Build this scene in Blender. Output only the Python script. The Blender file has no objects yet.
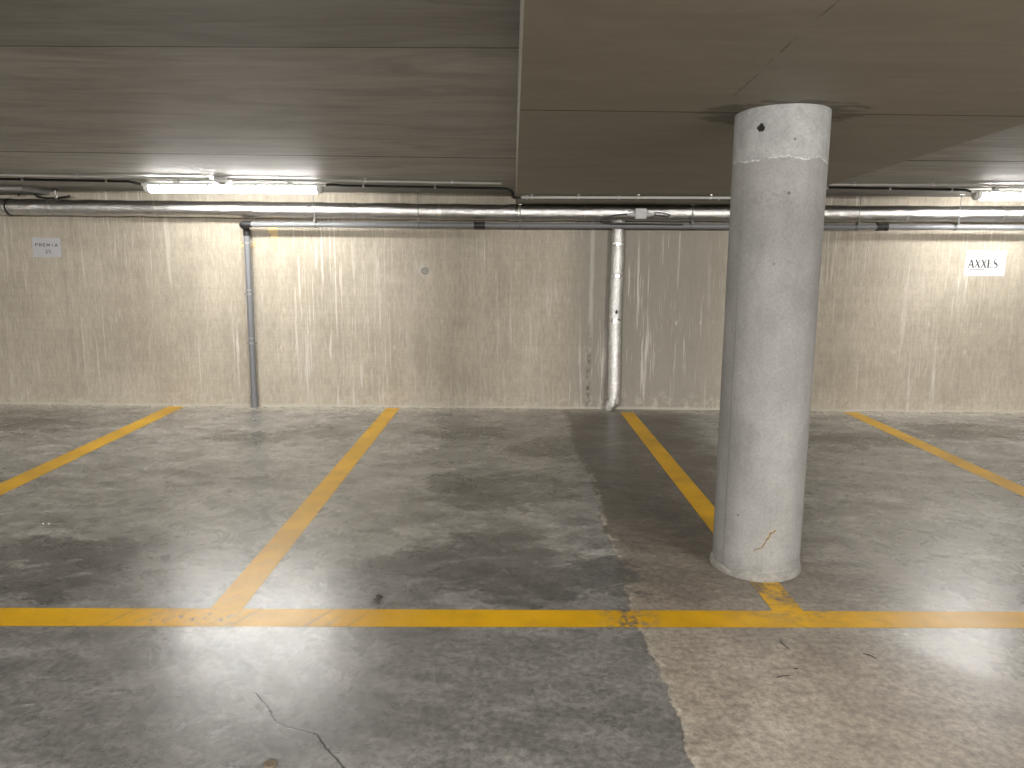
import bpy, bmesh, math, random
from mathutils import Vector, Matrix
random.seed(7)
C = bpy.context.scene.collection
# ------------------------------------------------------------------ camera model (photo measurements -> metres)
F = 740.0; PITCH = math.atan(122/740.0); ROLL = .005; H = 1.45
cp, sp = math.cos(PITCH), math.sin(PITCH); cr, sr = math.cos(ROLL), math.sin(ROLL)
FW = Vector((0, cp, -sp)); r0 = Vector((1, 0, 0)); u0 = Vector((0, sp, cp))
RT = r0*cr + u0*sr; UP = u0*cr - r0*sr
CAM = Vector((0, 0, H))
def ray(px, py): return FW + RT*((px-512)/F) + UP*((384-py)/F)
def hit(px, py, n, d):
    v = ray(px, py); n = Vector(n); return CAM + v*((d - n.dot(CAM))/n.dot(v))
def flo(px, py, z=0): return hit(px, py, (0, 0, 1), z)
WM, WD = -0.0169, 7.297                       # back wall: Y = WD + WM*X
def wal(px, py, off=0): return hit(px, py, (-WM, 1, 0), WD-off)
def wy(x): return WD + WM*x
T = .03                                       # the ceiling falls gently towards the back wall
SL0, BE0 = 2.098, 1.983
def zs(x, y): return SL0 + T*(7.3-y) - .004*x
def zb(x, y): return BE0 + T*(7.3-y)
def slab(px, py, dz=0): return hit(px, py, (.004, T, 1), SL0 + T*7.3 + dz)
def beam(px, py, dz=0): return hit(px, py, (0, T, 1), BE0 + T*7.3 + dz)

# ------------------------------------------------------------------ node helper
class N:
    def __init__(s, name):
        s.m = bpy.data.materials.new(name); s.m.use_nodes = True
        s.t = s.m.node_tree; s.n = s.t.nodes; s.l = s.t.links
        s.b = s.n['Principled BSDF']; s._pos = None
    def set(s, sock, v):
        if isinstance(v, bpy.types.NodeSocket): s.l.new(v, sock)
        elif v is not None:
            if sock.type == 'RGBA' and not hasattr(v, '__len__'): v = (v, v, v, 1)
            elif sock.type == 'RGBA' and len(v) == 3: v = (*v, 1)
            sock.default_value = v
    def pos(s):
        if s._pos is None: s._pos = s.n.new('ShaderNodeNewGeometry').outputs['Position']
        return s._pos
    def xyz(s, v=None):
        n = s.n.new('ShaderNodeSeparateXYZ'); s.set(n.inputs[0], v or s.pos()); return n.outputs[0], n.outputs[1], n.outputs[2]
    def comb(s, x=0, y=0, z=0):
        n = s.n.new('ShaderNodeCombineXYZ')
        for i, v in enumerate((x, y, z)): s.set(n.inputs[i], v)
        return n.outputs[0]
    def M(s, op, a, b=None, c=None, clamp=False):
        n = s.n.new('ShaderNodeMath'); n.operation = op; n.use_clamp = clamp
        for i, v in enumerate((a, b, c)):
            if v is not None: s.set(n.inputs[i], v)
        return n.outputs[0]
    def V(s, op, a, b=None, sc=None):
        n = s.n.new('ShaderNodeVectorMath'); n.operation = op
        s.set(n.inputs[0], a)
        if b is not None: s.set(n.inputs[1], b)
        if sc is not None: s.set(n.inputs['Scale'], sc)
        return n.outputs['Value'] if op in ('LENGTH', 'DOT_PRODUCT', 'DISTANCE') else n.outputs['Vector']
    def sc(s, v, k): return s.V('MULTIPLY', v, k)
    def noise(s, v=None, scale=1., det=6., rough=.55, dist=0., color=False):
        n = s.n.new('ShaderNodeTexNoise'); s.set(n.inputs['Vector'], v or s.pos())
        n.inputs['Scale'].default_value = scale; n.inputs['Detail'].default_value = det
        n.inputs['Roughness'].default_value = rough; n.inputs['Distortion'].default_value = dist
        return n.outputs['Color' if color else 'Fac']
    def ss(s, v, a, b, lo=0., hi=1.):
        n = s.n.new('ShaderNodeMapRange'); n.interpolation_type = 'SMOOTHSTEP'
        for i, k in zip((0, 1, 2, 3, 4), (v, a, b, lo, hi)): s.set(n.inputs[i], k)
        return n.outputs[0]
    def mix(s, f, a, b, mode='MIX'):
        n = s.n.new('ShaderNodeMix'); n.data_type = 'RGBA'; n.blend_type = mode
        s.set(n.inputs[0], f); s.set(n.inputs[6], a); s.set(n.inputs[7], b); return n.outputs[2]
    def bump(s, h, strength=.3, dist=.01, nrm=None):
        n = s.n.new('ShaderNodeBump'); n.inputs['Strength'].default_value = strength; n.inputs['Distance'].default_value = dist
        s.set(n.inputs['Height'], h)
        if nrm is not None: s.set(n.inputs['Normal'], nrm)
        s.l.new(n.outputs[0], s.b.inputs['Normal'])
    def polyline(s, v, pts):
        """distance from the (planar) coordinate v to a polyline"""
        d = None
        for a, b in zip(pts[:-1], pts[1:]):
            a = Vector(a); ba = Vector(b)-a
            pa = s.V('SUBTRACT', v, tuple(a))
            h = s.M('MULTIPLY', s.V('DOT_PRODUCT', pa, tuple(ba)), 1/ba.dot(ba), clamp=True)
            q = s.V('LENGTH', s.V('SUBTRACT', pa, s.V('SCALE', tuple(ba), sc=h)))
            d = q if d is None else s.M('MINIMUM', d, q)
        return d
    def ell(s, x, y, cx, cy, rx, ry):
        """1 in the middle of an ellipse, 0 at its rim and beyond"""
        a = s.M('MULTIPLY', s.M('SUBTRACT', x, cx), 1/rx); b = s.M('MULTIPLY', s.M('SUBTRACT', y, cy), 1/ry)
        r = s.M('SQRT', s.M('ADD', s.M('MULTIPLY', a, a), s.M('MULTIPLY', b, b)))
        return s.M('SUBTRACT', 1., r, clamp=True)
    def out(s, col=None, rough=None, metal=None, spec=None):
        if col is not None: s.set(s.b.inputs['Base Color'], col)
        if rough is not None: s.set(s.b.inputs['Roughness'], rough)
        if metal is not None: s.set(s.b.inputs['Metallic'], metal)
        if spec is not None: s.set(s.b.inputs['Specular IOR Level'], spec)
        return s.m

def plain(name, col, rough=.5, metal=0., spec=.5, var=.12, scale=30., bump=0.):
    k = N(name); f = k.noise(scale=scale)
    c = k.mix(f, tuple(v*(1-var) for v in col), tuple(min(1, v*(1+var)) for v in col))
    if bump: k.bump(f, bump, .004)
    return k.out(c, rough, metal, spec)

# ---- floor
JOINT = [(562, 408), (568, 425), (575, 450), (590, 475), (597, 500), (601, 520), (612, 545), (622, 575), (630, 605), (638, 628), (655, 660), (670, 695), (683, 735), (692, 768)]
JW = [flo(*p) for p in JOINT]
def joint_x(k, y):
    n = k.n.new('ShaderNodeFloatCurve'); cu = n.mapping.curves[0]
    pts = [(p.y/8, (p.x+1)/4) for p in JW]; pts.sort()
    p0 = pts[0]; cu.points[0].location = (0, p0[1]-.002); cu.points[1].location = (1, pts[-1][1])
    for p in pts: cu.points.new(*p)
    for p in cu.points: p.handle_type = 'VECTOR'
    n.mapping.update()
    k.set(n.inputs['Value'], k.M('MULTIPLY', y, 1/8))
    return k.M('SUBTRACT', k.M('MULTIPLY', n.outputs[0], 4.), 1.)

def floor_color(k):
    p = k.pos(); x, y, z = k.xyz()
    flat = k.comb(x, y, 0)
    n1 = k.noise(flat, 1.1, 9, .62, .4); n2 = k.noise(flat, 4.5, 9, .68, .8); n3 = k.noise(flat, 38, 6, .7)
    st = k.noise(k.comb(k.M('MULTIPLY', x, 1.6), k.M('ADD', k.M('MULTIPLY', y, 3.2), k.M('MULTIPLY', x, .8)), 0), 1.7, 10, .7, .6)
    sp = k.noise(flat, 140, 3, .6)
    jit = k.M('ADD', k.M('MULTIPLY', k.M('SUBTRACT', k.noise(flat, 9, 4, .6), .5), .075), k.M('MULTIPLY', k.M('SUBTRACT', k.noise(flat, 45, 3, .6), .5), .035))
    d = k.M('ADD', k.M('SUBTRACT', x, joint_x(k, y)), jit)
    zone = k.ss(d, -.003, .003)
    # old power floated slab, left of the joint
    lc = k.mix(k.ss(n1, .32, .68), (.125, .122, .115), (.20, .195, .183))
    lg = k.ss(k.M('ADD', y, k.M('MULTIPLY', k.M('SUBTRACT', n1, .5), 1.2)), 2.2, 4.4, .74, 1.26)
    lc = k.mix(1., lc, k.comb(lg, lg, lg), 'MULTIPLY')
    lc = k.mix(k.ss(st, .35, .68), k.mix(.42, lc, (.085, .083, .08)), k.mix(.35, lc, (.235, .228, .215)))
    # newer concrete, right of the joint: brown by the joint, greyer beyond the column
    rc = k.mix(k.ss(n2, .3, .7), (.150, .128, .104), (.205, .178, .146))
    rc = k.mix(k.ss(k.noise(flat, 1.6, 8, .65, .6), .45, .7), rc, (.25, .224, .188))
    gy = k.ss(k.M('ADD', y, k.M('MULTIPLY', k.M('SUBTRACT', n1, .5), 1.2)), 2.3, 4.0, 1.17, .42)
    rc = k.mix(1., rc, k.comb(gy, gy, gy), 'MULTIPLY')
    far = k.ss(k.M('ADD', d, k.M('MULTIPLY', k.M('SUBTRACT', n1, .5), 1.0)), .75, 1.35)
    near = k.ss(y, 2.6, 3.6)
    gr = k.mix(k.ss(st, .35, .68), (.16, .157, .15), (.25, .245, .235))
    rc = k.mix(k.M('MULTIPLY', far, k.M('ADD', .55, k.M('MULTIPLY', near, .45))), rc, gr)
    # paler near the aisle; wall end darkened by painted column and beam shade
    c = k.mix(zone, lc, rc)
    # pale chipped arris along the joint
    ch = k.M('MULTIPLY', k.ss(d, .0, .006), k.ss(d, .012, .045, 1., 0.))
    ch = k.M('MULTIPLY', ch, k.ss(k.noise(flat, 14, 4, .7), .42, .6))
    c = k.mix(k.M('MULTIPLY', ch, .75), c, (.34, .31, .265))
    dk = k.M('MULTIPLY', k.ss(k.M('ABSOLUTE', d), 0, .009, 1., 0.), k.ss(k.noise(flat, 6, 3), .38, .55))
    c = k.mix(k.M('MULTIPLY', dk, .45), c, (.05, .046, .04))
    # damp and oil stains left by cars
    dm = None
    for px, py, rx, ry in ((70, 560, .85, .55), (20, 575, .8, .4), (245, 437, .75, .42), (330, 432, .55, .35), (470, 432, .75, .45), (500, 490, .9, .6), (490, 560, .85, .5), (560, 450, .6, .7), (560, 575, .6, .5), (10, 425, .9, .5), (960, 432, 1.0, .5), (860, 440, .8, .5)):
        q = flo(px, py); e = k.ell(x, y, q.x, q.y, rx, ry); dm = e if dm is None else k.M('MAXIMUM', dm, e)
    dn = k.noise(k.comb(k.M('MULTIPLY', x, 1.0), k.M('ADD', k.M('MULTIPLY', y, 2.0), k.M('MULTIPLY', x, .5)), 3.3), 2.6, 12, .76, .4)
    stain = k.ss(k.M('ADD', dn, k.M('MULTIPLY', dm, .42)), .65, .70)
    c = k.mix(k.M('MULTIPLY', stain, .68), c, (.045, .0435, .041))
    # hard edged trowel patches and worn skin, mostly in the bays
    pv = k.comb(k.M('MULTIPLY', x, 1.5), k.M('ADD', k.M('MULTIPLY', y, 3.0), k.M('MULTIPLY', x, -1.1)), 9.1)
    pa_ = k.noise(pv, 1.6, 13, .74, .5)
    inb = k.ss(y, 2.3, 3.6, .35, 1.)
    old = k.M('SUBTRACT', 1., k.M('MULTIPLY', zone, .75))
    c = k.mix(k.M('MULTIPLY', k.M('MULTIPLY', k.ss(pa_, .47, .435), inb), k.M('MULTIPLY', old, .42)), c, (.062, .060, .056))
    c = k.mix(k.M('MULTIPLY', k.M('MULTIPLY', k.ss(pa_, .555, .585), inb), k.M('MULTIPLY', old, .40)), c, (.27, .262, .243))
    c = k.mix(k.M('MULTIPLY', k.ss(k.noise(flat, 60, 2, .5), .70, .76), .45), c, (.045, .043, .04))
    # lime dust swept against the wall
    wd = k.M('SUBTRACT', k.M('ADD', WD, k.M('MULTIPLY', x, WM)), y)
    du = k.M('MULTIPLY', k.ss(k.M('ADD', wd, k.M('MULTIPLY', k.M('SUBTRACT', n2, .5), .5)), .0, .42, 1., 0.), .6)
    c = k.mix(du, c, (.36, .335, .29))
    # scattered pale scuffs
    c = k.mix(k.M('MULTIPLY', k.ss(k.noise(k.comb(k.M('MULTIPLY', x, 6), k.M('MULTIPLY', y, 14), 1), 1., 4, .5), .72, .80), .45), c, (.42, .40, .36))
    # grain and pores
    c = k.mix(.6, c, k.mix(1., c, k.mix(k.ss(n3, .3, .7), .45, 1.5), 'MULTIPLY'))
    n4 = k.noise(k.comb(k.M('MULTIPLY', x, 9), k.M('ADD', k.M('MULTIPLY', y, 16), k.M('MULTIPLY', x, 4)), 1), 1., 9, .72, .15)
    c = k.mix(k.ss(y, 2.4, 4.0, .22, .5), c, k.mix(1., c, k.mix(k.ss(n4, .3, .7), .45, 1.5), 'MULTIPLY'))
    n5 = k.noise(k.comb(k.M('MULTIPLY', x, 2.2), k.M('ADD', k.M('MULTIPLY', y, 4.2), k.M('MULTIPLY', x, 1.1)), 6), 1., 10, .70, .25)
    c = k.mix(k.ss(y, 2.4, 4.0, .3, .6), c, k.mix(1., c, k.mix(k.ss(n5, .33, .66), .55, 1.4), 'MULTIPLY'))
    c = k.mix(k.M('MULTIPLY', k.ss(sp, .66, .74), .5), c, (.05, .048, .045))
    # cracks
    cr1 = [(255, 693), (265, 703), (272, 716), (277, 722), (285, 727), (303, 731), (317, 735), (324, 744), (333, 756), (345, 768), (352, 790)]
    w = k.V('ADD', flat, k.V('SCALE', k.V('SUBTRACT', k.noise(flat, 22, 3, .6, color=True), (.5, .5, .5)), sc=.022))
    w = k.V('MULTIPLY', w, (1, 1, 0))
    cd = k.polyline(w, [flo(*q) for q in cr1])
    c = k.mix(k.M('MULTIPLY', k.ss(cd, .001, .0042, 1., 0.), .96), c, (.008, .007, .006))
    cr2 = [(165, 655), (200, 680), (235, 690), (262, 700)]
    cd2 = k.polyline(w, [flo(*q) for q in cr2])
    c = k.mix(k.M('MULTIPLY', k.M('MULTIPLY', k.ss(cd2, .0004, .003, 1., 0.), .75), k.ss(n2, .4, .55)), c, (.03, .028, .025))
    cr3 = [(885, 532), (920, 543), (955, 551), (985, 566)]
    cd3 = k.polyline(w, [flo(*q) for q in cr3])
    c = k.mix(k.M('MULTIPLY', k.ss(cd3, .0006, .005, 1., 0.), .45), c, (.04, .038, .035))
    hgt = k.M('ADD', k.M('ADD', k.M('MULTIPLY', n3, .35), k.M('MULTIPLY', n2, .6)), k.M('MULTIPLY', k.ss(cd, 0, .006), .5))
    hgt = k.M('ADD', hgt, k.M('MULTIPLY', zone, .5))
    rough = k.M('ADD', .225, k.M('MULTIPLY', n2, .10))
    rough = k.M('ADD', rough, k.M('MULTIPLY', k.M('MULTIPLY', zone, k.M('SUBTRACT', 1., far)), .16))
    return c, rough, hgt, d, n2, n3

FLOOR_GAIN = (1.6, 1.59, 1.57, 1)
def glare_tilt(k):
    # added normal tilt right of the column, shifting the lamp glare; slab is flat
    x, y, z = k.xyz(); q = flo(940, 610)
    m = k.ss(k.ell(x, y, q.x, q.y, 1.6, 1.6), .0, .6)
    return k.V('NORMALIZE', k.comb(k.M('MULTIPLY', m, .058), 0, 1))
def mat_floor():
    k = N('floor_concrete'); c, r, h, *_ = floor_color(k); k.bump(h, .3, .004, glare_tilt(k))
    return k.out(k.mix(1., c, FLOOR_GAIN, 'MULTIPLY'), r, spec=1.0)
def mat_paint():
    k = N('yellow_line_paint'); c, r, h, d, n2, n3 = floor_color(k)
    x, y, z = k.xyz(); flat = k.comb(x, y, 0)
    pn = k.noise(flat, 2.2, 6, .6)
    pc = k.mix(k.ss(pn, .35, .65), (.62, .335, .0), (.80, .44, .0))
    pc = k.mix(k.M('MULTIPLY', k.ss(k.noise(flat, 9, 6, .7), .5, .72), .35), pc, (.42, .26, .035))
    # worn over the joint, thin over the brown concrete near the column
    w1 = k.M('MULTIPLY', k.ss(k.M('ABSOLUTE', k.M('ADD', d, .02)), .0, .16, 1., 0.), k.ss(k.noise(flat, 24, 6, .75), .42, .6))
    q = flo(775, 590)
    w2 = k.M('MULTIPLY', k.M('MULTIPLY', k.ell(x, y, q.x, q.y, .45, .4), 1.1, clamp=True), k.ss(k.noise(flat, 11, 8, .75), .40, .62))
    q = flo(192, 619)
    w3 = k.M('MULTIPLY', k.M('MULTIPLY', k.ell(x, y, q.x, q.y, .3, .12), 1.2, clamp=True), k.ss(k.noise(flat, 26, 6, .75), .52, .62))
    gen = k.M('MULTIPLY', k.ss(k.noise(flat, 32, 8, .8), .66, .76), .55)
    w = k.M('MAXIMUM', k.M('MAXIMUM', w1, gen), k.M('MAXIMUM', w2, w3))
    c2 = k.mix(w, pc, c)
    # slanting scratches where the bay lines meet the aisle line
    sv = k.comb(k.M('MULTIPLY', k.M('ADD', x, k.M('MULTIPLY', y, -.55)), 30.), k.M('MULTIPLY', y, 3.), 0)
    q = flo(225, 618)
    s1 = k.M('MULTIPLY', k.ss(k.noise(sv, 1., 3), .60, .68), k.ss(k.ell(x, y, q.x, q.y, .75, .25), .0, .5))
    c2 = k.mix(k.M('MULTIPLY', s1, .5), c2, (.2, .15, .07))
    k.bump(h, .3, .004, glare_tilt(k))
    return k.out(c2, k.M('ADD', r, .04), spec=.5)

# ---- walls
def mat_wall(detail=True):
    k = N('wall_concrete'); x, y, z = k.xyz()
    q = k.comb(x, 0, z)
    n1 = k.noise(q, 1.2, 8, .62, .3); n2 = k.noise(q, 7, 8, .65)
    hb = k.noise(k.comb(k.M('MULTIPLY', x, .7), 0, k.M('MULTIPLY', z, 26)), 1., 5, .6)
    vb = k.noise(k.comb(k.M('MULTIPLY', x, 9), 0, k.M('MULTIPLY', z, .5)), 1., 6, .65)
    c = k.mix(k.ss(n1, .3, .7), (.375, .332, .264), (.475, .424, .344))
    c = k.mix(k.M('MULTIPLY', k.ss(hb, .35, .65), .14), c, (.29, .252, .197))
    c = k.mix(k.M('MULTIPLY', k.ss(vb, .45, .75), .35), c, (.53, .485, .405))
    c = k.mix(k.M('MULTIPLY', k.ss(vb, .5, .25), .28), c, (.28, .25, .2))
    g1 = k.noise(q, 55, 6, .75)
    c = k.mix(.22, c, k.mix(1., c, k.mix(k.ss(g1, .3, .7), .62, 1.35), 'MULTIPLY'))
    g2 = k.noise(k.comb(k.M('MULTIPLY', x, 40), 0, k.M('MULTIPLY', z, 9)), 1., 5, .7)
    c = k.mix(.4, c, k.mix(1., c, k.mix(k.ss(g2, .3, .7), .7, 1.28), 'MULTIPLY'))
    pit = k.ss(k.noise(q, 26, 3, .5), .70, .76)
    c = k.mix(k.M('MULTIPLY', pit, .4), c, (.2, .18, .14))
    # greyer, darker band by the foil riser, with a pale vertical joint
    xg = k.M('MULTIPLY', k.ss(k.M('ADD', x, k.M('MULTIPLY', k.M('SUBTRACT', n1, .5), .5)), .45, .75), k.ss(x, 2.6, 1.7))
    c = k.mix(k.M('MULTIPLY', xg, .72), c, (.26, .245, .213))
    jx = k.M('ADD', x, k.M('MULTIPLY', k.M('SUBTRACT', k.noise(q, 6, 4), .5), .04))
    jl = k.ss(k.M('ABSOLUTE', k.M('SUBTRACT', jx, .77)), .004, .03, 1., 0.)
    c = k.mix(k.M('MULTIPLY', jl, k.M('MULTIPLY', k.ss(z, .5, 1.0), .55)), c, (.55, .53, .48))
    jd = k.M('MULTIPLY', k.ss(k.M('ABSOLUTE', k.M('SUBTRACT', jx, .76)), .003, .03, 1., 0.), k.ss(z, 1.0, .4))
    c = k.mix(k.M('MULTIPLY', k.M('MULTIPLY', jd, k.ss(k.noise(q, 18, 5), .42, .6)), .8), c, (.09, .08, .07))
    # lime runs from the top
    cover = k.ss(k.noise(k.comb(k.M('MULTIPLY', x, 1.1), 0, k.M('MULTIPLY', z, .5)), 1.3, 5, .6), .38, .62)
    hgt = k.ss(z, -.3, 1.9)
    def runs(fx, fz, th, seed):
        v = k.comb(k.M('ADD', k.M('MULTIPLY', x, fx), k.M('MULTIPLY', k.noise(k.comb(x, seed, k.M('MULTIPLY', z, 2.)), 1.4, 2), .6)), seed, k.M('MULTIPLY', z, fz))
        return k.ss(k.noise(v, 1., 3, .6), th, th+.07)
    r1 = runs(34, 1.1, .59, 1.7); r2 = runs(85, 2.8, .60, 5.1); r3 = runs(15, .5, .65, 9.3)
    m = k.M('MAXIMUM', k.M('MULTIPLY', k.M('MULTIPLY', r1, cover), .7), k.M('MULTIPLY', k.M('MULTIPLY', r2, k.M('MULTIPLY', cover, hgt)), .75))
    m = k.M('MAXIMUM', m, k.M('MULTIPLY', r3, .45))
    m = k.M('MULTIPLY', m, k.ss(n2, .2, .5))
    c = k.mix(m, c, (.66, .63, .565))
    # ticks of lime along the formwork joints
    for zz in (.60, .87):
        ln = k.ss(k.M('ABSOLUTE', k.M('SUBTRACT', k.M('ADD', z, k.M('MULTIPLY', n2, .06)), zz+.03)), .004, .035, 1., 0.)
        tk = k.M('MULTIPLY', ln, k.ss(k.noise(k.comb(k.M('MULTIPLY', x, 22), zz*7, 0), 1., 3, .6), .58, .68))
        tk = k.M('MULTIPLY', tk, k.ss(k.noise(k.comb(x, zz*3, 0), 1.1, 2), .45, .55))
        c = k.mix(k.M('MULTIPLY', tk, .55), c, (.66, .63, .57))
    # bloom at the foot of the wall and rising damp
    ft = k.M('ADD', z, k.M('MULTIPLY', k.M('SUBTRACT', k.noise(q, 5, 6, .7), .5), .34))
    c = k.mix(k.M('MULTIPLY', k.M('MULTIPLY', k.ss(ft, .03, .22, 1., 0.), k.ss(k.noise(q, 13, 7, .72), .46, .64)), .6), c, (.56, .52, .44))
    c = k.mix(k.M('MULTIPLY', k.ss(z, .012, .035, 1., 0.), .6), c, (.52, .49, .42))
    if detail:
        s = wal(425, 271)
        e = k.V('DISTANCE', k.comb(k.M('ADD', x, k.M('MULTIPLY', n2, .04)), 0, k.M('ADD', z, k.M('MULTIPLY', g1, .02))), (s.x+.02, 0, s.z+.01))
        c = k.mix(k.M('MULTIPLY', k.M('MULTIPLY', k.ss(e, .03, .12, 1., 0.), k.ss(n2, .42, .62)), .6), c, (.58, .57, .54))
        c = k.mix(k.M('MULTIPLY', k.ss(e, .033, .040, 1., 0.), .75), c, (.17, .165, .15))
        c = k.mix(k.M('MULTIPLY', k.ss(e, .022, .028, 1., 0.), .8), c, (.33, .32, .29))
    k.bump(k.M('ADD', k.M('ADD', k.M('MULTIPLY', n2, .5), k.M('MULTIPLY', m, .6)), k.M('MULTIPLY', hb, .35)), .35, .006)
    return k.out(c, .85, spec=.3)

# ---- ceiling
def mat_ceiling(beam_=False):
    k = N('beam_concrete' if beam_ else 'ceiling_concrete'); x, y, z = k.xyz()
    q = k.comb(x, y, 0)
    st = k.noise(k.comb(k.M('MULTIPLY', x, 1.3), k.M('MULTIPLY', y, 5.5), 0), 1., 10, .7, .8)
    n1 = k.noise(q, .7, 5, .55); n2 = k.noise(q, 12, 7, .68)
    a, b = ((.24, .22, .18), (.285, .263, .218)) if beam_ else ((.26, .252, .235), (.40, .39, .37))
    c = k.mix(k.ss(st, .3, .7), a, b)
    c = k.mix(k.M('MULTIPLY', k.ss(n1, .5, .72), .38), c, (.26, .215, .18))
    c = k.mix(.3, c, k.mix(1., c, k.mix(n2, .5, 1.5), 'MULTIPLY'))
    s2 = k.noise(k.comb(k.M('MULTIPLY', x, 2.2), k.M('MULTIPLY', y, 45), 4), 1., 5, .6)
    c = k.mix(k.M('MULTIPLY', k.ss(s2, .58, .7), .0 if beam_ else .5), c, (.45, .435, .40))
    c = k.mix(k.M('MULTIPLY', k.M('MULTIPLY', k.ss(s2, .40, .28), k.ss(n1, .4, .6)), .0 if beam_ else .55), c, (.11, .105, .09))
    def jl(p, q_, off, w, f):
        sl = (q_.y-p.y)/(q_.x-p.x)
        dd = k.M('ABSOLUTE', k.M('SUBTRACT', k.M('SUBTRACT', y, k.M('MULTIPLY', k.M('SUBTRACT', x, p.x), sl)), p.y+off))
        return k.M('MULTIPLY', k.ss(dd, w*.6, w, 1., 0.), k.M('MULTIPLY', k.ss(k.noise(k.comb(k.M('MULTIPLY', x, 3), 8, 0), 1., 4), .2, .45), f))
    if not beam_:
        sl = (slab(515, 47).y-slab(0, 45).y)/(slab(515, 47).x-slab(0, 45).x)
        p1 = k.ss(k.M('SUBTRACT', y, k.M('ADD', slab(0, 45).y, k.M('MULTIPLY', k.M('SUBTRACT', x, slab(0, 45).x), sl))), -.002, .004, .70, 1.)  # near panel darkened: shading put into its tone
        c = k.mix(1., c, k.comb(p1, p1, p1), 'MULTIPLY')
    if beam_:
        c = k.mix(jl(beam(530, 110), beam(1010, 116), .003, .011, .75), c, (.02, .02, .017))
    else:
        left = k.ss(x, 1.0, .9)
        c = k.mix(k.M('MULTIPLY', left, jl(slab(0, 45), slab(515, 47), -.004, .011, .9)), c, (.015, .015, .012))
        c = k.mix(k.M('MULTIPLY', left, jl(slab(0, 151), slab(515, 158), .0, .018, .85)), c, (.02, .02, .017))
        c = k.mix(k.M('MULTIPLY', k.M('SUBTRACT', 1., left), jl(slab(885, 160), slab(1024, 161), .0, .018, .85)), c, (.02, .02, .017))
    if beam_:
        # grout smears around the column head, lying along the pour joint
        ax, ay = XC, YC
        e = k.ell(k.M('ADD', x, k.M('MULTIPLY', k.M('SUBTRACT', n2, .5), .12)), k.M('ADD', y, k.M('MULTIPLY', k.M('SUBTRACT', k.noise(q, 9, 4), .5), .14)), ax, ay-.01, .40, .262)
        sm = k.M('MULTIPLY', k.ss(e, .0, .12), k.ss(k.noise(k.comb(k.M('MULTIPLY', x, 5), k.M('MULTIPLY', y, 16), 2), 1., 5, .6), .40, .55))
        c = k.mix(k.M('MULTIPLY', sm, .65), c, (.06, .056, .047))
        w = k.V('MULTIPLY', k.V('ADD', q, k.V('SCALE', k.V('SUBTRACT', k.noise(q, 7, 4, .6, color=True), (.5, .5, .5)), sc=.03)), (1, 1, 0))
        pl = [beam(*v) for v in ((735, 95), (760, 72), (787, 46), (815, 20), (840, 0))]
        cd = k.polyline(w, [(v.x, v.y, 0) for v in pl])
        c = k.mix(k.M('MULTIPLY', k.M('MULTIPLY', k.ss(cd, .001, .007, 1., 0.), .6), k.ss(k.noise(q, 5, 3), .42, .58)), c, (.04, .037, .03))
    k.bump(k.M('ADD', k.M('MULTIPLY', st, .6), k.M('MULTIPLY', n2, .4)), .25, .006)
    return k.out(c, k.M('ADD', .54, k.M('MULTIPLY', n2, .16)), spec=.4)

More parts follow.
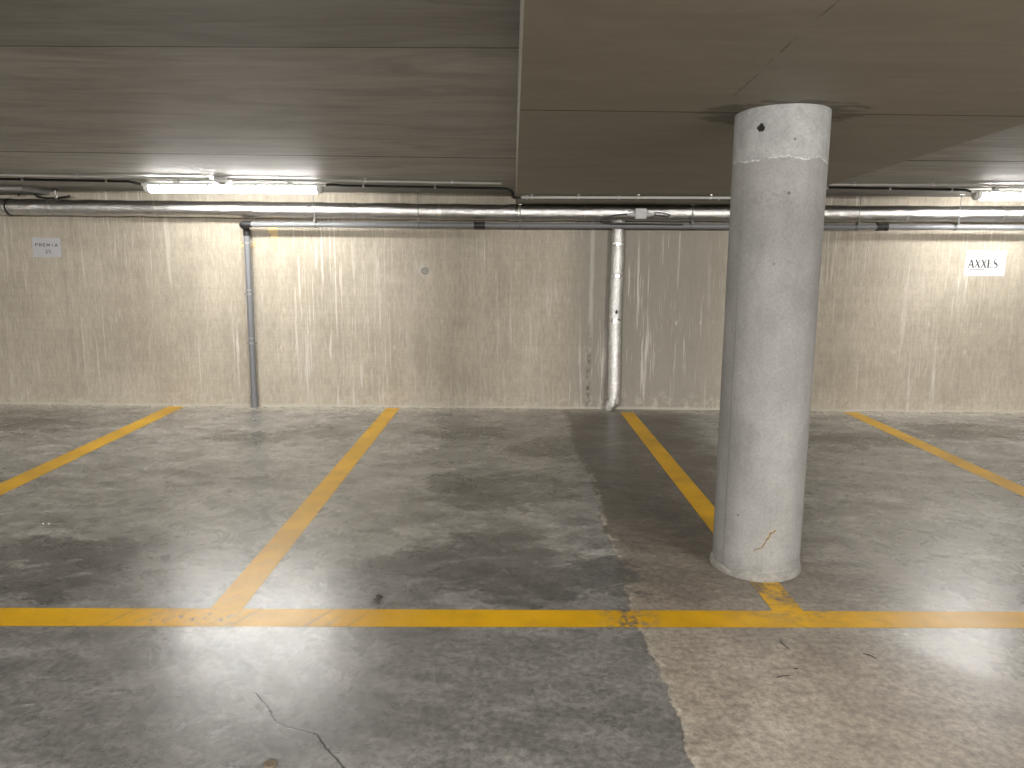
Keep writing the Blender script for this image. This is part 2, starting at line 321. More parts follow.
# ---- column
XC, YC, RC = 1.187, 3.42, .203
def mat_column():
    k = N('column_concrete'); x, y, z = k.xyz()
    ang = k.M('ARCTAN2', k.M('SUBTRACT', x, XC), k.M('SUBTRACT', YC, y))        # 0 faces the aisle
    s = k.M('MULTIPLY', ang, RC); q = k.comb(s, 0, z)
    n1 = k.noise(k.pos(), 2.2, 7, .6, .3); n2 = k.noise(k.pos(), 16, 8, .7); n3 = k.noise(k.pos(), 90, 4, .6)
    vb = k.noise(k.comb(k.M('MULTIPLY', s, 18), 0, k.M('MULTIPLY', z, .8)), 1., 5, .6)
    c = k.mix(k.ss(n1, .3, .7), (.205, .202, .194), (.285, .281, .27))
    c = k.mix(k.M('MULTIPLY', k.ss(vb, .5, .75), .22), c, (.29, .283, .265))
    c = k.mix(k.M('MULTIPLY', k.ss(n2, .5, .72), .3), c, (.18, .176, .165))
    # later pour at the head, paler, with a ragged lower rim and drips
    zt = 1.888
    rag = k.M('MULTIPLY', k.M('SUBTRACT', k.noise(k.comb(k.M('MULTIPLY', s, 7), 3, 0), 1., 4, .65), .5), .10)
    dz = k.M('ADD', k.M('SUBTRACT', z, zt), rag)
    top = k.ss(dz, -.003, .004)
    c = k.mix(k.M('MULTIPLY', top, .75), c, k.mix(k.ss(n2, .3, .7), (.28, .284, .282), (.40, .404, .402)))
    rim = k.M('MULTIPLY', k.ss(k.M('ABSOLUTE', dz), .001, .0045, 1., 0.), k.ss(k.noise(k.comb(k.M('MULTIPLY', s, 20), 1, 0), 1., 3), .40, .6))
    c = k.mix(k.M('MULTIPLY', rim, .7), c, (.72, .71, .68))
    dr = k.ss(k.noise(k.comb(k.M('MULTIPLY', s, 75), 7, 0), 1., 2), .66, .72)
    dl = k.M('MULTIPLY', k.M('MULTIPLY', dr, k.ss(dz, -.10, .0)), k.ss(dz, .06, .01))
    c = k.mix(k.M('MULTIPLY', dl, .6), c, (.70, .69, .66))
    # grey smear below the head
    e = k.ell(s, z, -.09, 1.72, .13, .09)
    c = k.mix(k.M('MULTIPLY', k.M('MULTIPLY', k.ss(e, 0, .6), k.ss(k.noise(q, 40, 5, .7), .42, .6)), .35), c, (.17, .165, .15))
    # shutter seam down the left flank
    se = k.M('ADD', s, k.M('MULTIPLY', k.M('SUBTRACT', k.noise(q, 5, 3), .5), .008))
    sd = k.M('ABSOLUTE', k.M('SUBTRACT', se, SEAM))
    c = k.mix(k.M('MULTIPLY', k.M('MULTIPLY', k.ss(sd, .0005, .0035, 1., 0.), k.ss(z, 1.5, .9)), .6), c, (.09, .085, .078))
    lf = k.M('MULTIPLY', k.M('MULTIPLY', k.ss(se, SEAM+.003, SEAM-.003), k.ss(z, 1.7, .9)), .22)
    c = k.mix(lf, c, (.30, .295, .28))
    # blow holes
    def spot(px, py, r, col, f=.9):
        nonlocal c
        p = colpt(px, py); e = k.V('DISTANCE', k.V('ADD', q, k.V('SCALE', k.V('SUBTRACT', k.noise(q, 45, 3, .6, color=True), (.5, .5, .5)), sc=r*1.3)), (p[0], 0, p[1]))
        c = k.mix(k.M('MULTIPLY', k.ss(e, r*.7, r, 1., 0.), f), c, col)
    spot(761, 128, .019, (.012, .012, .011), 1.); spot(795, 139, .006, (.12, .12, .11)); spot(789, 193, .008, (.09, .09, .085)); spot(774, 264, .006, (.13, .13, .12)); spot(738, 515, .006, (.10, .095, .085))
    vo = k.n.new('ShaderNodeTexVoronoi'); k.set(vo.inputs['Vector'], q); vo.inputs['Scale'].default_value = 24
    pore = k.M('MULTIPLY', k.ss(vo.outputs['Distance'], .06, .10, 1., 0.), k.ss(n2, .52, .6))
    c = k.mix(k.M('MULTIPLY', pore, .6), c, (.14, .135, .125))
    # rusty gouge near the foot
    w = k.V('MULTIPLY', k.V('ADD', q, k.V('SCALE', k.V('SUBTRACT', k.noise(q, 30, 3, .6, color=True), (.5, .5, .5)), sc=.022)), (1, 0, 1))
    g = [colpt(*v) for v in ((775, 531), (771, 533), (768, 538), (765, 543), (761, 548), (754, 550))]
    gd = k.polyline(w, [(a+.0, 0, b) for a, b in g])
    gm = k.ss(k.noise(q, 35, 4, .6), .36, .56)
    c = k.mix(k.M('MULTIPLY', k.ss(gd, .003, .013, 1., 0.), k.M('MULTIPLY', gm, .6)), c, (.33, .26, .15))
    c = k.mix(k.M('MULTIPLY', k.ss(gd, .0008, .0045, 1., 0.), k.M('ADD', .4, k.M('MULTIPLY', gm, .5))), c, (.09, .055, .02))
    # scuffed dirty foot
    ft = k.M('ADD', z, k.M('MULTIPLY', k.M('SUBTRACT', n2, .5), .16))
    c = k.mix(k.M('MULTIPLY', k.M('MULTIPLY', k.ss(ft, .02, .13, 1., 0.), k.ss(k.noise(k.comb(k.M('MULTIPLY', s, 12), 0, k.M('MULTIPLY', z, 30)), 1., 5, .7), .42, .6)), .7), c, (.17, .16, .14))
    c = k.mix(.22, c, k.mix(1., c, k.mix(k.ss(n3, .3, .7), .6, 1.35), 'MULTIPLY'))
    c = k.mix(.35, c, k.mix(1., c, k.mix(k.ss(k.noise(k.comb(k.M('MULTIPLY', s, 6), 3, k.M('MULTIPLY', z, 2)), 1., 8, .68), .32, .66), .72, 1.2), 'MULTIPLY'))
    k.bump(k.M('SUBTRACT', k.M('ADD', k.M('MULTIPLY', n2, .5), k.M('MULTIPLY', n3, .2)), k.M('MULTIPLY', pore, .6)), .3, .004)
    return k.out(c, .75, spec=.35)
def colpt(px, py):
    """where the sight line meets the column: (arc length from the aisle side, height)"""
    v = ray(px, py); ox, oy = CAM.x-XC, CAM.y-YC
    a = v.x*v.x+v.y*v.y; b = 2*(ox*v.x+oy*v.y); cc = ox*ox+oy*oy-RC*RC
    t = (-b-math.sqrt(max(0, b*b-4*a*cc)))/(2*a); p = CAM+v*t
    return math.atan2(p.x-XC, YC-p.y)*RC, p.z
SEAM = colpt(726, 500)[0]

# ---- metals, plastics, paper
def mat_foil(name, base=.78, rough=.22, crease=.5):
    k = N(name); p = k.pos()
    n = k.noise(p, 34, 6, .7, .8); n2 = k.noise(p, 90, 4, .6, .5)
    c = k.mix(k.ss(n, .3, .7), (base*.72, base*.71, base*.69), (base, base*.99, base*.97))
    k.bump(k.M('ADD', n, k.M('MULTIPLY', n2, .35)), crease, .012)
    return k.out(c, k.M('ADD', rough, k.M('MULTIPLY', n2, .15)), 1.0)
def mat_emit(name, strength):
    k = N(name); k.b.inputs['Emission Color'].default_value = (1., .985, .95, 1); k.b.inputs['Emission Strength'].default_value = strength
    return k.out((.9, .9, .88), .35)

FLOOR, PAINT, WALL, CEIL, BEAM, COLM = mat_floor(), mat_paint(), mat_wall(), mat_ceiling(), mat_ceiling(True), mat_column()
WALL2 = plain('plain_concrete_wall', (.36, .33, .28), .85, scale=3)
FOIL = mat_foil('aluminium_foil_jacket', .74, .15, .6); FOIL2 = mat_foil('crumpled_foil_wrap', .92, .30, .75)
TAPEF = mat_foil('foil_tape', .86, .18, .2)
GREYPVC = plain('grey_pvc', (.175, .18, .19), .42, var=.08); BLACKR = plain('black_rubber', (.012, .012, .013), .5)
STEEL = plain('galvanised_steel', (.55, .55, .54), .38, 1.0); CONDUIT = plain('grey_conduit', (.40, .395, .375), .4, .0)
RODM = plain('dull_zinc_rod', (.16, .16, .155), .5, .3); CLAMP = plain('zinc_clamp', (.27, .27, .265), .5, .2); BLACKC = plain('black_cable', (.014, .014, .014), .45); LGREY = plain('light_grey_plastic', (.46, .46, .45), .45)
HOUS = plain('lamp_housing_grey', (.55, .55, .54), .4); ENDCAP = plain('lamp_end_cap', (.72, .72, .70), .35)
DIFF = mat_emit('lit_lamp_diffuser', 38.0)
PAPER = plain('white_paper', (.56, .56, .565), .6, var=.03); SLEEVE = plain('sleeved_grey_paper', (.50, .50, .52), .2, var=.14, scale=60)
INK = plain('dark_grey_ink', (.022, .022, .024), .6); INKB = plain('black_ink', (.03, .03, .033), .6)
MASK = plain('masking_tape', (.62, .48, .25), .7, var=.08); TWIG = plain('dry_twig_bark', (.045, .034, .024), .8); LEAF = plain('dry_leaf_scrap', (.06, .05, .04), .8)
RUST = plain('rusty_steel', (.16, .125, .085), .7, .0, var=.4, scale=60, bump=.4); CHIP = plain('pale_stone_chip', (.62, .60, .56), .7)
WHITE = plain('white_plastic', (.78, .78, .77), .3); LENS = plain('dark_lens', (.12, .12, .12), .15, var=.5, scale=70)
MORTAR = plain('rough_mortar', (.24, .228, .205), .9, var=.5, scale=40, bump=.6)

# ------------------------------------------------------------------ mesh helpers
def link(name, bm, mat, parent=None, smooth=False, angle=40):
    me = bpy.data.meshes.new(name)
    if parent is not None:
        o0 = Vector((0, 0, 0)); p = parent
        while p is not None: o0 += p.location; p = p.parent
        bmesh.ops.translate(bm, verts=bm.verts, vec=-o0)
    bmesh.ops.recalc_face_normals(bm, faces=bm.faces)
    if smooth:
        for f in bm.faces: f.smooth = True
        for e in bm.edges:
            if len(e.link_faces) == 2 and e.calc_face_angle(0) > math.radians(angle): e.smooth = False
    bm.to_mesh(me); bm.free(); me.materials.append(mat)
    o = bpy.data.objects.new(name, me); C.objects.link(o)
    if parent is not None: o.parent = parent
    return o
def tag(o, label, cat, group=None):
    o['label'] = label; o['category'] = cat
    if group: o['group'] = group
    return o
def thing(name, label, cat, loc=(0, 0, 0), group=None):
    o = bpy.data.objects.new(name, None); o.location = loc; o.empty_display_size = .1; C.objects.link(o)
    return tag(o, label, cat, group)
def struct(name, bm, mat, smooth=False):
    o = link(name, bm, mat, None, smooth); o['kind'] = 'structure'; return o
def hexa(bm, p):
    """eight corners: four below (counter clockwise), four above"""
    v = [bm.verts.new(q) for q in p]
    for f in ((3, 2, 1, 0), (4, 5, 6, 7), (0, 1, 5, 4), (1, 2, 6, 5), (2, 3, 7, 6), (3, 0, 4, 7)): bm.faces.new([v[i] for i in f])
    return v
def box(bm, a, b, bev=0.):
    x0, y0, z0 = a; x1, y1, z1 = b
    t = bmesh.new(); hexa(t, [(x0, y0, z0), (x1, y0, z0), (x1, y1, z0), (x0, y1, z0), (x0, y0, z1), (x1, y0, z1), (x1, y1, z1), (x0, y1, z1)])
    if bev: bmesh.ops.bevel(t, geom=list(t.edges), offset=bev, segments=2, affect='EDGES', profile=.5)
    merge(bm, t)
def merge(bm, t):
    me = bpy.data.meshes.new('tmp'); t.to_mesh(me); t.free(); bm.from_mesh(me); bpy.data.meshes.remove(me)
def tube(bm, pts, r, n=16, cap=True, squash=None):
    pts = [Vector(p) for p in pts]; rs = r if hasattr(r, '__len__') else [r]*len(pts)
    rings = []; ref = None
    for i, p in enumerate(pts):
        d = (pts[min(i+1, len(pts)-1)]-pts[max(i-1, 0)]).normalized()
        if ref is None: ref = Vector((0, 0, 1)) if abs(d.z) < .9 else Vector((0, -1, 0))
        u = (ref-d*ref.dot(d)).normalized(); w = d.cross(u); ref = u
        rings.append([bm.verts.new(p+u*(math.cos(2*math.pi*k/n)*rs[i])+w*(math.sin(2*math.pi*k/n)*rs[i])) for k in range(n)])
    for a, b in zip(rings[:-1], rings[1:]):
        for k in range(n): bm.faces.new((a[k], a[(k+1) % n], b[(k+1) % n], b[k]))
    if cap: bm.faces.new(rings[0][::-1]); bm.faces.new(rings[-1])
def lathe(bm, c, prof, n=48, axis='Z'):
    """prof: (radius, height) pairs"""
    c = Vector(c); rings = []
    for r, h in prof:
        ring = []
        for k in range(n):
            a = 2*math.pi*k/n; u, w = math.cos(a)*r, math.sin(a)*r
            q = {'Z': (u, w, h), 'X': (h, u, w), 'Y': (u, h, w)}[axis]
            ring.append(bm.verts.new(c+Vector(q)))
        rings.append(ring)
    for a, b in zip(rings[:-1], rings[1:]):
        for k in range(n): bm.faces.new((a[k], a[(k+1) % n], b[(k+1) % n], b[k]))
    bm.faces.new(rings[0][::-1]); bm.faces.new(rings[-1])
def arc(p0, p1, p2, n=6):
    """quadratic bend"""
    p0, p1, p2 = Vector(p0), Vector(p1), Vector(p2)
    return [p0*(1-t)**2+p1*2*t*(1-t)+p2*t*t for t in [i/n for i in range(n+1)]]
def dup(root, loc, label, group=None):
    r = root.copy(); C.objects.link(r); r.location = loc; r['label'] = label
    if group: r['group'] = group
    for ch in list(root.children):
        c = ch.copy(); C.objects.link(c); c.parent = r
        for g in list(ch.children):
            d = g.copy(); C.objects.link(d); d.parent = c
    return r

# ------------------------------------------------------------------ the setting
XL, XR, YB = -11.0, 12.0, -7.0
bm = bmesh.new(); hexa(bm, [(XL, YB, -.3), (XR, YB, -.3), (XR, wy(XR)+.3, -.3), (XL, wy(XL)+.3, -.3), (XL, YB, 0), (XR, YB, 0), (XR, wy(XR)+.3, 0), (XL, wy(XL)+.3, 0)])
struct('floor', bm, FLOOR)
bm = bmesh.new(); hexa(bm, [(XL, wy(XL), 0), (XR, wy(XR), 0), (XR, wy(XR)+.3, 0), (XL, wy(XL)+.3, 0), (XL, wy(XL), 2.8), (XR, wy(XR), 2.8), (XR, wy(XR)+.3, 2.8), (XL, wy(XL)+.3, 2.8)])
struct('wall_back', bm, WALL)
bm = bmesh.new(); box(bm, (XL, YB-.3, 0), (XR, YB, 2.8)); struct('wall_front', bm, WALL2)
bm = bmesh.new(); box(bm, (XL-.3, YB-.3, 0), (XL, 7.9, 2.8)); struct('wall_left', bm, WALL2)
bm = bmesh.new(); box(bm, (XR, YB-.3, 0), (XR+.3, 7.5, 2.8)); struct('wall_right', bm, WALL2)

BX0, BX1 = .027, 2.372                        # the shallow beam over the column
def slab_piece(x0, x1, ya, yb, dz=0., zf=zs, th=.25, inset=(0, 0), name='ceiling', mat=None, bev=.0025):
    """ya, yb: (y at x0, y at x1) of the near and of the far edge"""
    bm = bmesh.new()
    lo = [(x0, ya[0]), (x1, ya[1]), (x1, yb[1]), (x0, yb[0])]
    hi = [(x0-inset[0], ya[0]), (x1+inset[1], ya[1]), (x1+inset[1], yb[1]), (x0-inset[0], yb[0])]
    v = hexa(bm, [(x, y, zf(x, y)+dz) for x, y in lo]+[(x, y, zf(x, y)+th) for x, y in hi])
    e = [q for q in bm.edges if q.verts[0] in v[:4] and q.verts[1] in v[:4]]
    bmesh.ops.bevel(bm, geom=e, offset=bev, segments=1, affect='EDGES')
    return struct(name, bm, mat or CEIL)
def ln(p, q, x): return p.y+(q.y-p.y)*(x-p.x)/(q.x-p.x)
j1a, j1b = slab(0, 45), slab(515, 47); j2a, j2b = slab(0, 151), slab(515, 158); j3a, j3b = slab(885, 160), slab(1024, 161)
g = .014
J1 = lambda x: ln(j1a, j1b, x); J2 = lambda x: ln(j2a, j2b, x); J3 = lambda x: ln(j3a, j3b, x)
L0, L1 = XL, BX0+.04
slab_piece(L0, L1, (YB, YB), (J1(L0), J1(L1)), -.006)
slab_piece(L0, L1, (J1(L0)+.004, J1(L1)+.004), (J2(L0), J2(L1)), -.003)
slab_piece(L0, L1, (J2(L0)+.004, J2(L1)+.004), (wy(L0), wy(L1)), -.003, bev=.0006)
R0, R1 = BX1-.04, XR
slab_piece(R0, R1, (YB, YB), (2.9, 2.9), 0.)
slab_piece(R0, R1, (2.907, 2.907), (J3(R0), J3(R1)), -.003)
slab_piece(R0, R1, (J3(R0)+.004, J3(R1)+.004), (wy(R0), wy(R1)), -.003, bev=.0006)
bja, bjb = beam(530, 110), beam(1010, 116); BJ = lambda x: ln(bja, bjb, x)
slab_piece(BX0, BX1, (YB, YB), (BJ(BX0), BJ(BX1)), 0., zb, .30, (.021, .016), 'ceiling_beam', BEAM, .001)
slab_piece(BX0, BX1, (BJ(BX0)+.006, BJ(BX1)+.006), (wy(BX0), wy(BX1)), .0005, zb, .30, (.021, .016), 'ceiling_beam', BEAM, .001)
# end of a lower soffit beyond the left edge
p = wal(22, 190, .42)
slab_piece(-6.5, p.x, (p.y, p.y), (wy(-6.5), wy(p.x)), p.z-zs(p.x, p.y), zs, .2, (0, 0), 'ceiling_beam', CEIL)

# ------------------------------------------------------------------ parking lines
def line(label, quad, group):
    """painted strip from four floor points (left near, right near, right far, left far)"""
    bm = bmesh.new(); h = .0012
    n = 24; rows = []
    a, b, c, d = [Vector((q[0], q[1], 0)) for q in quad]
    v = hexa(bm, [q+Vector((0, 0, .0002)) for q in (a, b, c, d)]+[q+Vector((0, 0, h)) for q in (a, b, c, d)])
    o = link('parking_line', bm, PAINT); tag(o, label, 'parking line', group); return o
def xat(p, q, y): return p.x+(q.x-p.x)*(y-p.y)/(q.y-p.y)
LT = (flo(0, 608), flo(1024, 612)); LB = (flo(0, 626), flo(1024, 628))
line('long yellow line across the floor, running along the aisle', [(-9, ln(*LB, -9)), (9, ln(*LB, 9)), (9, ln(*LT, 9)), (-9, ln(*LT, -9))], 'yellow parking lines')
bays = [('leftmost yellow bay line, below the grey sleeved notice', (170, 407), (0, 483), (183, 406), (0, 497)),
        ('yellow bay line right of the grey drainpipe, crossing the left glare patch', (386, 408), (211, 609), (400, 408), (242, 609)),
        ('yellow bay line running under the round concrete column', (620.5, 412.5), (771, 610), (633.5, 412.5), (803, 610)),
        ('rightmost yellow bay line, right of the column', (844, 412.5), (1024, 497), (857, 412), (1024, 487))]
for lab, a, b, c, d in bays:
    a, b, c, d = [flo(*q) for q in (a, b, c, d)]
    yf = (a.y+c.y)/2; yn = ln(*LT, (b.x+d.x)/2)
    w = .062; xf = (a.x+c.x)/2; xn = (xat(a, b, yn)+xat(c, d, yn))/2
    hw = (abs(xat(c, d, 5.5)-xat(a, b, 5.5)))/2
    line(lab, [(xn-hw, yn+.0005), (xn+hw, yn+.0005), (xf+hw, yf), (xf-hw, yf)], 'yellow parking lines')

# ------------------------------------------------------------------ column
col = thing('concrete_column', 'large round grey concrete column standing on a yellow bay line', 'column', (XC, YC, 0))
bm = bmesh.new(); n = 96; zt = zb(XC, YC)
lathe(bm, (XC, YC, 0), [(RC-.004, .0), (RC, .02)]+[(RC, .02+i*(zt-.02)/8) for i in range(1, 9)], n)
for v in bm.verts:                                    # the shutter seam leaves a tiny step
    a = math.atan2(v.co.x-XC, YC-v.co.y)*RC
    if a < SEAM:
        s = 1-.0025/RC; v.co.x = XC+(v.co.x-XC)*s; v.co.y = YC+(v.co.y-YC)*s
    if v.co.z > zt-.01: v.co.z = zb(v.co.x, v.co.y)-.0005
link('shaft', bm, COLM, col, True, 50)
bm = bmesh.new(); rings = []
for r, h in ((RC-.01, .001), (RC+.005, .001), (RC+.005, .012), (RC+.0015, .028), (RC-.006, .038)):
    ring = []
    for k in range(n):
        a = 2*math.pi*k/n; j = .5+.5*math.sin(a*7+1.3)*math.sin(a*3+.4)
        rr = r+(random.uniform(-.002, .002)+.004*j if h < .03 and r > RC else 0); hh = h*(.55+.9*j)+(random.uniform(0, .005) if h > .01 else 0)
        ring.append(bm.verts.new((XC+rr*math.sin(a), YC-rr*math.cos(a), max(.0008, hh))))
    rings.append(ring)
for a, b in zip(rings[:-1], rings[1:]):
    for k in range(n): bm.faces.new((a[k], a[(k+1) % n], b[(k+1) % n], b[k]))
o = link('base_collar', bm, MORTAR, col, True, 60); o['label'] = 'rough darker mortar collar'

# ------------------------------------------------------------------ lamps
LY = 6.55
la, lb = -3.163, -1.636
lx = (la+lb)/2; LZ = zs(lx, LY)                     # ceiling height over the lamp
def prism_x(bm, x0, x1, prof, cy, cz):
    """closed profile in (y, z) drawn along X"""
    A = [bm.verts.new((x0, cy+y, cz+z)) for y, z in prof]; B = [bm.verts.new((x1, cy+y, cz+z)) for y, z in prof]
    m = len(prof)
    for k in range(m): bm.faces.new((A[k], A[(k+1) % m], B[(k+1) % m], B[k]))
    bm.faces.new(A[::-1]); bm.faces.new(B)
TOPZ = -.026                                           # fixture top below the slab
def make_lamp(label, lx, hl):
    LZ = zs(lx, LY)
    lamp = thing('fluorescent_lamp', label, 'lamp', (lx, LY, LZ-.004), 'fluorescent battens along the back wall')
    hp = [(-.032, 0), (.032, 0), (.044, -.012), (.046, -.026), (-.046, -.026), (-.044, -.012)]
    bm = bmesh.new(); prism_x(bm, lx-hl+.03, lx+hl-.03, hp, LY, LZ+TOPZ); link('housing', bm, HOUS, lamp)
    dp = [(.050*math.cos(math.pi*(-.03+1.06*t/14)), -.031-.050*math.sin(math.pi*(-.03+1.06*t/14))) for t in range(15)]
    dp = [(.047, -.0265)]+dp+[(-.047, -.0265)]
    bm = bmesh.new(); prism_x(bm, lx-hl+.045, lx+hl-.045, dp, LY, LZ+TOPZ); link('diffuser', bm, DIFF, lamp, True, 60)
    for sgn in (-1, 1):
        bm = bmesh.new(); x0 = lx+sgn*(hl-.046); x1 = lx+sgn*hl
        ep = [(-.034, .001), (.034, .001), (.050, -.012)]+[(.0525*math.cos(math.pi*t/8), -.030-.0525*math.sin(math.pi*t/8)) for t in range(9)]+[(-.050, -.012)]
        prism_x(bm, min(x0, x1), max(x0, x1), ep, LY, LZ+TOPZ)
        bmesh.ops.bevel(bm, geom=[e for e in bm.edges if all(abs(v.co.x-x1) < 1e-5 for v in e.verts)], offset=.012, segments=3, affect='EDGES')
        link('end_cap', bm, ENDCAP, lamp, True, 50)
        bm = bmesh.new(); tube(bm, [(x1-sgn*.014, LY, LZ+TOPZ-.014), (x1+sgn*.03, LY, LZ+TOPZ-.010)], .011, 12); link('cable_gland', bm, WHITE, lamp, True)
    for t in (-.8, -.27, .27, .8):
        for sg in (-1, 1):
            bm = bmesh.new(); box(bm, (lx+t*hl-.011, LY+sg*.053-.004, LZ+TOPZ-.042), (lx+t*hl+.011, LY+sg*.053+.004, LZ+TOPZ-.016), .002); link('clip', bm, STEEL, lamp)
    for t in (-.64, .64):
        bm = bmesh.new(); box(bm, (lx+t*hl-.02, LY-.020, LZ+TOPZ+.0002), (lx+t*hl+.02, LY+.020, LZ-.0045), .002); link('mounting_bracket', bm, STEEL, lamp)
    return lamp
hl = (lb-la)/2
make_lamp('long lit fluorescent batten under the ceiling, above the left bays', lx, hl)
q = hit(974, 193, (0, 1, 0), LY); HR = .50; rx = q.x+HR
make_lamp('lit fluorescent batten above the right edge bay, cut off by the picture', rx, HR)

# round fitting beside the left lamp
q = slab(222, 181, -.03); q.z = zs(q.x, q.y)
fit = thing('round_ceiling_fitting', 'small round ceiling fitting with white rim, on conduit above the left lamp', 'ceiling fitting', (q.x, q.y, q.z-.004))
bm = bmesh.new(); lathe(bm, (q.x, q.y, q.z), [(.062, -.0045), (.062, -.022), (.055, -.030)], 32); link('base', bm, LGREY, fit, True)
bm = bmesh.new()
R1_, R2_ = .064, .013
tor = []
for i in range(36):
    a = 2*math.pi*i/36
    tor.append([bm.verts.new((q.x+(R1_+R2_*math.cos(b))*math.cos(a), q.y+(R1_+R2_*math.cos(b))*math.sin(a), q.z-.034+R2_*math.sin(b))) for b in [2*math.pi*j/10 for j in range(10)]])
for i in range(36):
    for j in range(10): bm.faces.new((tor[i][j], tor[(i+1) % 36][j], tor[(i+1) % 36][(j+1) % 10], tor[i][(j+1) % 10]))
link('rim', bm, WHITE, fit, True)
bm = bmesh.new(); lathe(bm, (q.x, q.y, q.z), [(.054, -.031), (.048, -.046), (.03, -.056), (.008, -.060)], 32); link('lens', bm, LENS, fit, True)
FIT = q.copy()

# ------------------------------------------------------------------ conduits and cables on the ceiling
def conduit(name, label, pts, r, mat, clips, group, cmat=STEEL):
    """run of conduit with saddle clips (parts) at the given points"""
    root = thing(name, label, 'conduit', pts[0], group)
    bm = bmesh.new(); tube(bm, pts, r, 12); link('tube', bm, mat, root, True)
    for c, s in clips:
        bm = bmesh.new(); tube(bm, [(c[0]-.008, c[1], c[2]), (c[0]+.008, c[1], c[2])], r+.004, 12)
        box(bm, (c[0]-.009, c[1]-r-.012, s-.004), (c[0]+.009, c[1]+r+.012, s-.0006)); link('saddle_clip', bm, cmat, root)
    return root
def on(x, y, r): return Vector((x, y, zs(x, y)-r-.012))
YG, YK = 6.20, 6.50                                    # grey conduit, black cable (nearer the wall)
yg = lambda x: 6.20+.055*(x+4.2)
yk = lambda x: 6.44+.075*(x+4.2)
def run(x0, x1, yf, r, k=10): return [on(x0+(x1-x0)*i/k, yf(x0+(x1-x0)*i/k), r) for i in range(k+1)]
G = 'conduits clipped to the ceiling by the back wall'
xs = BX0
def clipset(xa, xb, yf, r, step, x00):
    o = []; x = x00
    while x < xb-.05:
        if x > xa+.05: p = on(x, yf(x), r); o.append((p, zs(p.x, p.y)))
        x += step
    return o
conduit('grey_conduit', 'thin grey conduit on the ceiling running left from the round fitting', run(-9, FIT.x-.075, yg, .010), .010, CONDUIT, clipset(-9, FIT.x-.075, yg, .010, .72, -8.6), G)
conduit('grey_conduit', 'thin grey conduit on the ceiling from the round fitting to the beam', run(FIT.x+.075, -.10, yg, .010), .010, CONDUIT, clipset(FIT.x, -.1, yg, .010, .72, -1.95), G)
conduit('black_cable_run', 'black cable on the ceiling entering the left end of the left lamp', run(-9, la-.13, yk, .011)+arc(on(la-.12, yk(la-.12), .011), (la-.07, LY-.02, LZ-.03), (la-.031, LY, LZ+TOPZ-.010), 5), .011, BLACKC, clipset(-9, la-.15, yk, .011, .68, -8.9), G)
# right of the lamp the black cable steps down round the beam and carries on under it
zbm = lambda x, y, r: zb(x, y)-r-.010
e0 = on(-.13, yk(-.13), .011); xe = BX0-.028
ybm = 6.46
pts = arc((lb+.031, LY, LZ+TOPZ-.010), (lb+.08, LY-.02, LZ-.03), on(lb+.15, yk(lb+.15), .011), 5)+run(lb+.3, -.13, yk, .011, 6)
pts += arc(e0+Vector((.02, 0, 0)), (xe, e0.y, e0.z), (xe, e0.y-.03, e0.z-.05), 5)
pts += arc((xe, e0.y-.05, zbm(0, ybm, .011)+.03), (xe, ybm, zbm(0, ybm, .011)), (xe+.05, ybm, zbm(0, ybm, .011)), 5)
pts += [Vector((x, ybm, zbm(x, ybm, .011))) for x in (.3, .8, 1.3, 1.8, 2.3)]
pts += arc((BX1-.02, ybm, zbm(2.3, ybm, .011)), (BX1+.03, ybm, zbm(2.3, ybm, .011)), (BX1+.032, ybm, zbm(2.3, ybm, .011)+.03), 4)
yk2 = lambda x: 6.47+.06*(x-2.4)
xr0 = rx-HR
pts += arc((BX1+.032, ybm, zs(2.4, ybm)-.05), (BX1+.032, ybm, zs(2.4, ybm)-.023), on(BX1+.08, yk2(BX1+.08), .011), 4)
pts += run(BX1+.2, xr0-.13, yk2, .011, 6)+arc(on(xr0-.10, yk2(xr0-.1), .011), (xr0-.06, LY-.02, zs(xr0, LY)-.03), (xr0-.031, LY, zs(rx, LY)+TOPZ-.010), 5)
cl = clipset(lb+.2, -.15, yk, .011, .62, lb+.33)+[(Vector((x, ybm, zbm(x, ybm, .011))), zb(x, ybm)) for x in (.12, .9, 1.75, 2.2)]+clipset(BX1+.1, xr0-.1, yk2, .011, .55, BX1+.3)
conduit('black_cable_run', 'black cable linking both lamps, bending down around the concrete beam', pts, .011, BLACKC, cl, G)
yb2 = 6.40
conduit('grey_conduit', 'thin grey conduit on the beam soffit, left end at the beam edge', [Vector((x, yb2-.03*(x-.1), zbm(x, yb2, .013))) for x in (.07, .6, 1.2, 1.8, 2.33)], .013, CONDUIT,
        [(Vector((x, yb2-.03*(x-.1), zbm(x, yb2, .013))), zb(x, yb2)) for x in (.16, .55, 1.05, 1.65, 2.15)], G)
yg2 = lambda x: 6.31-.03*(x-2.6)
conduit('grey_conduit', 'thin grey conduit on the ceiling right of the column', run(BX1+.05, 9, yg2, .010), .010, CONDUIT, clipset(BX1, 9, yg2, .010, .64, BX1+.45), G)

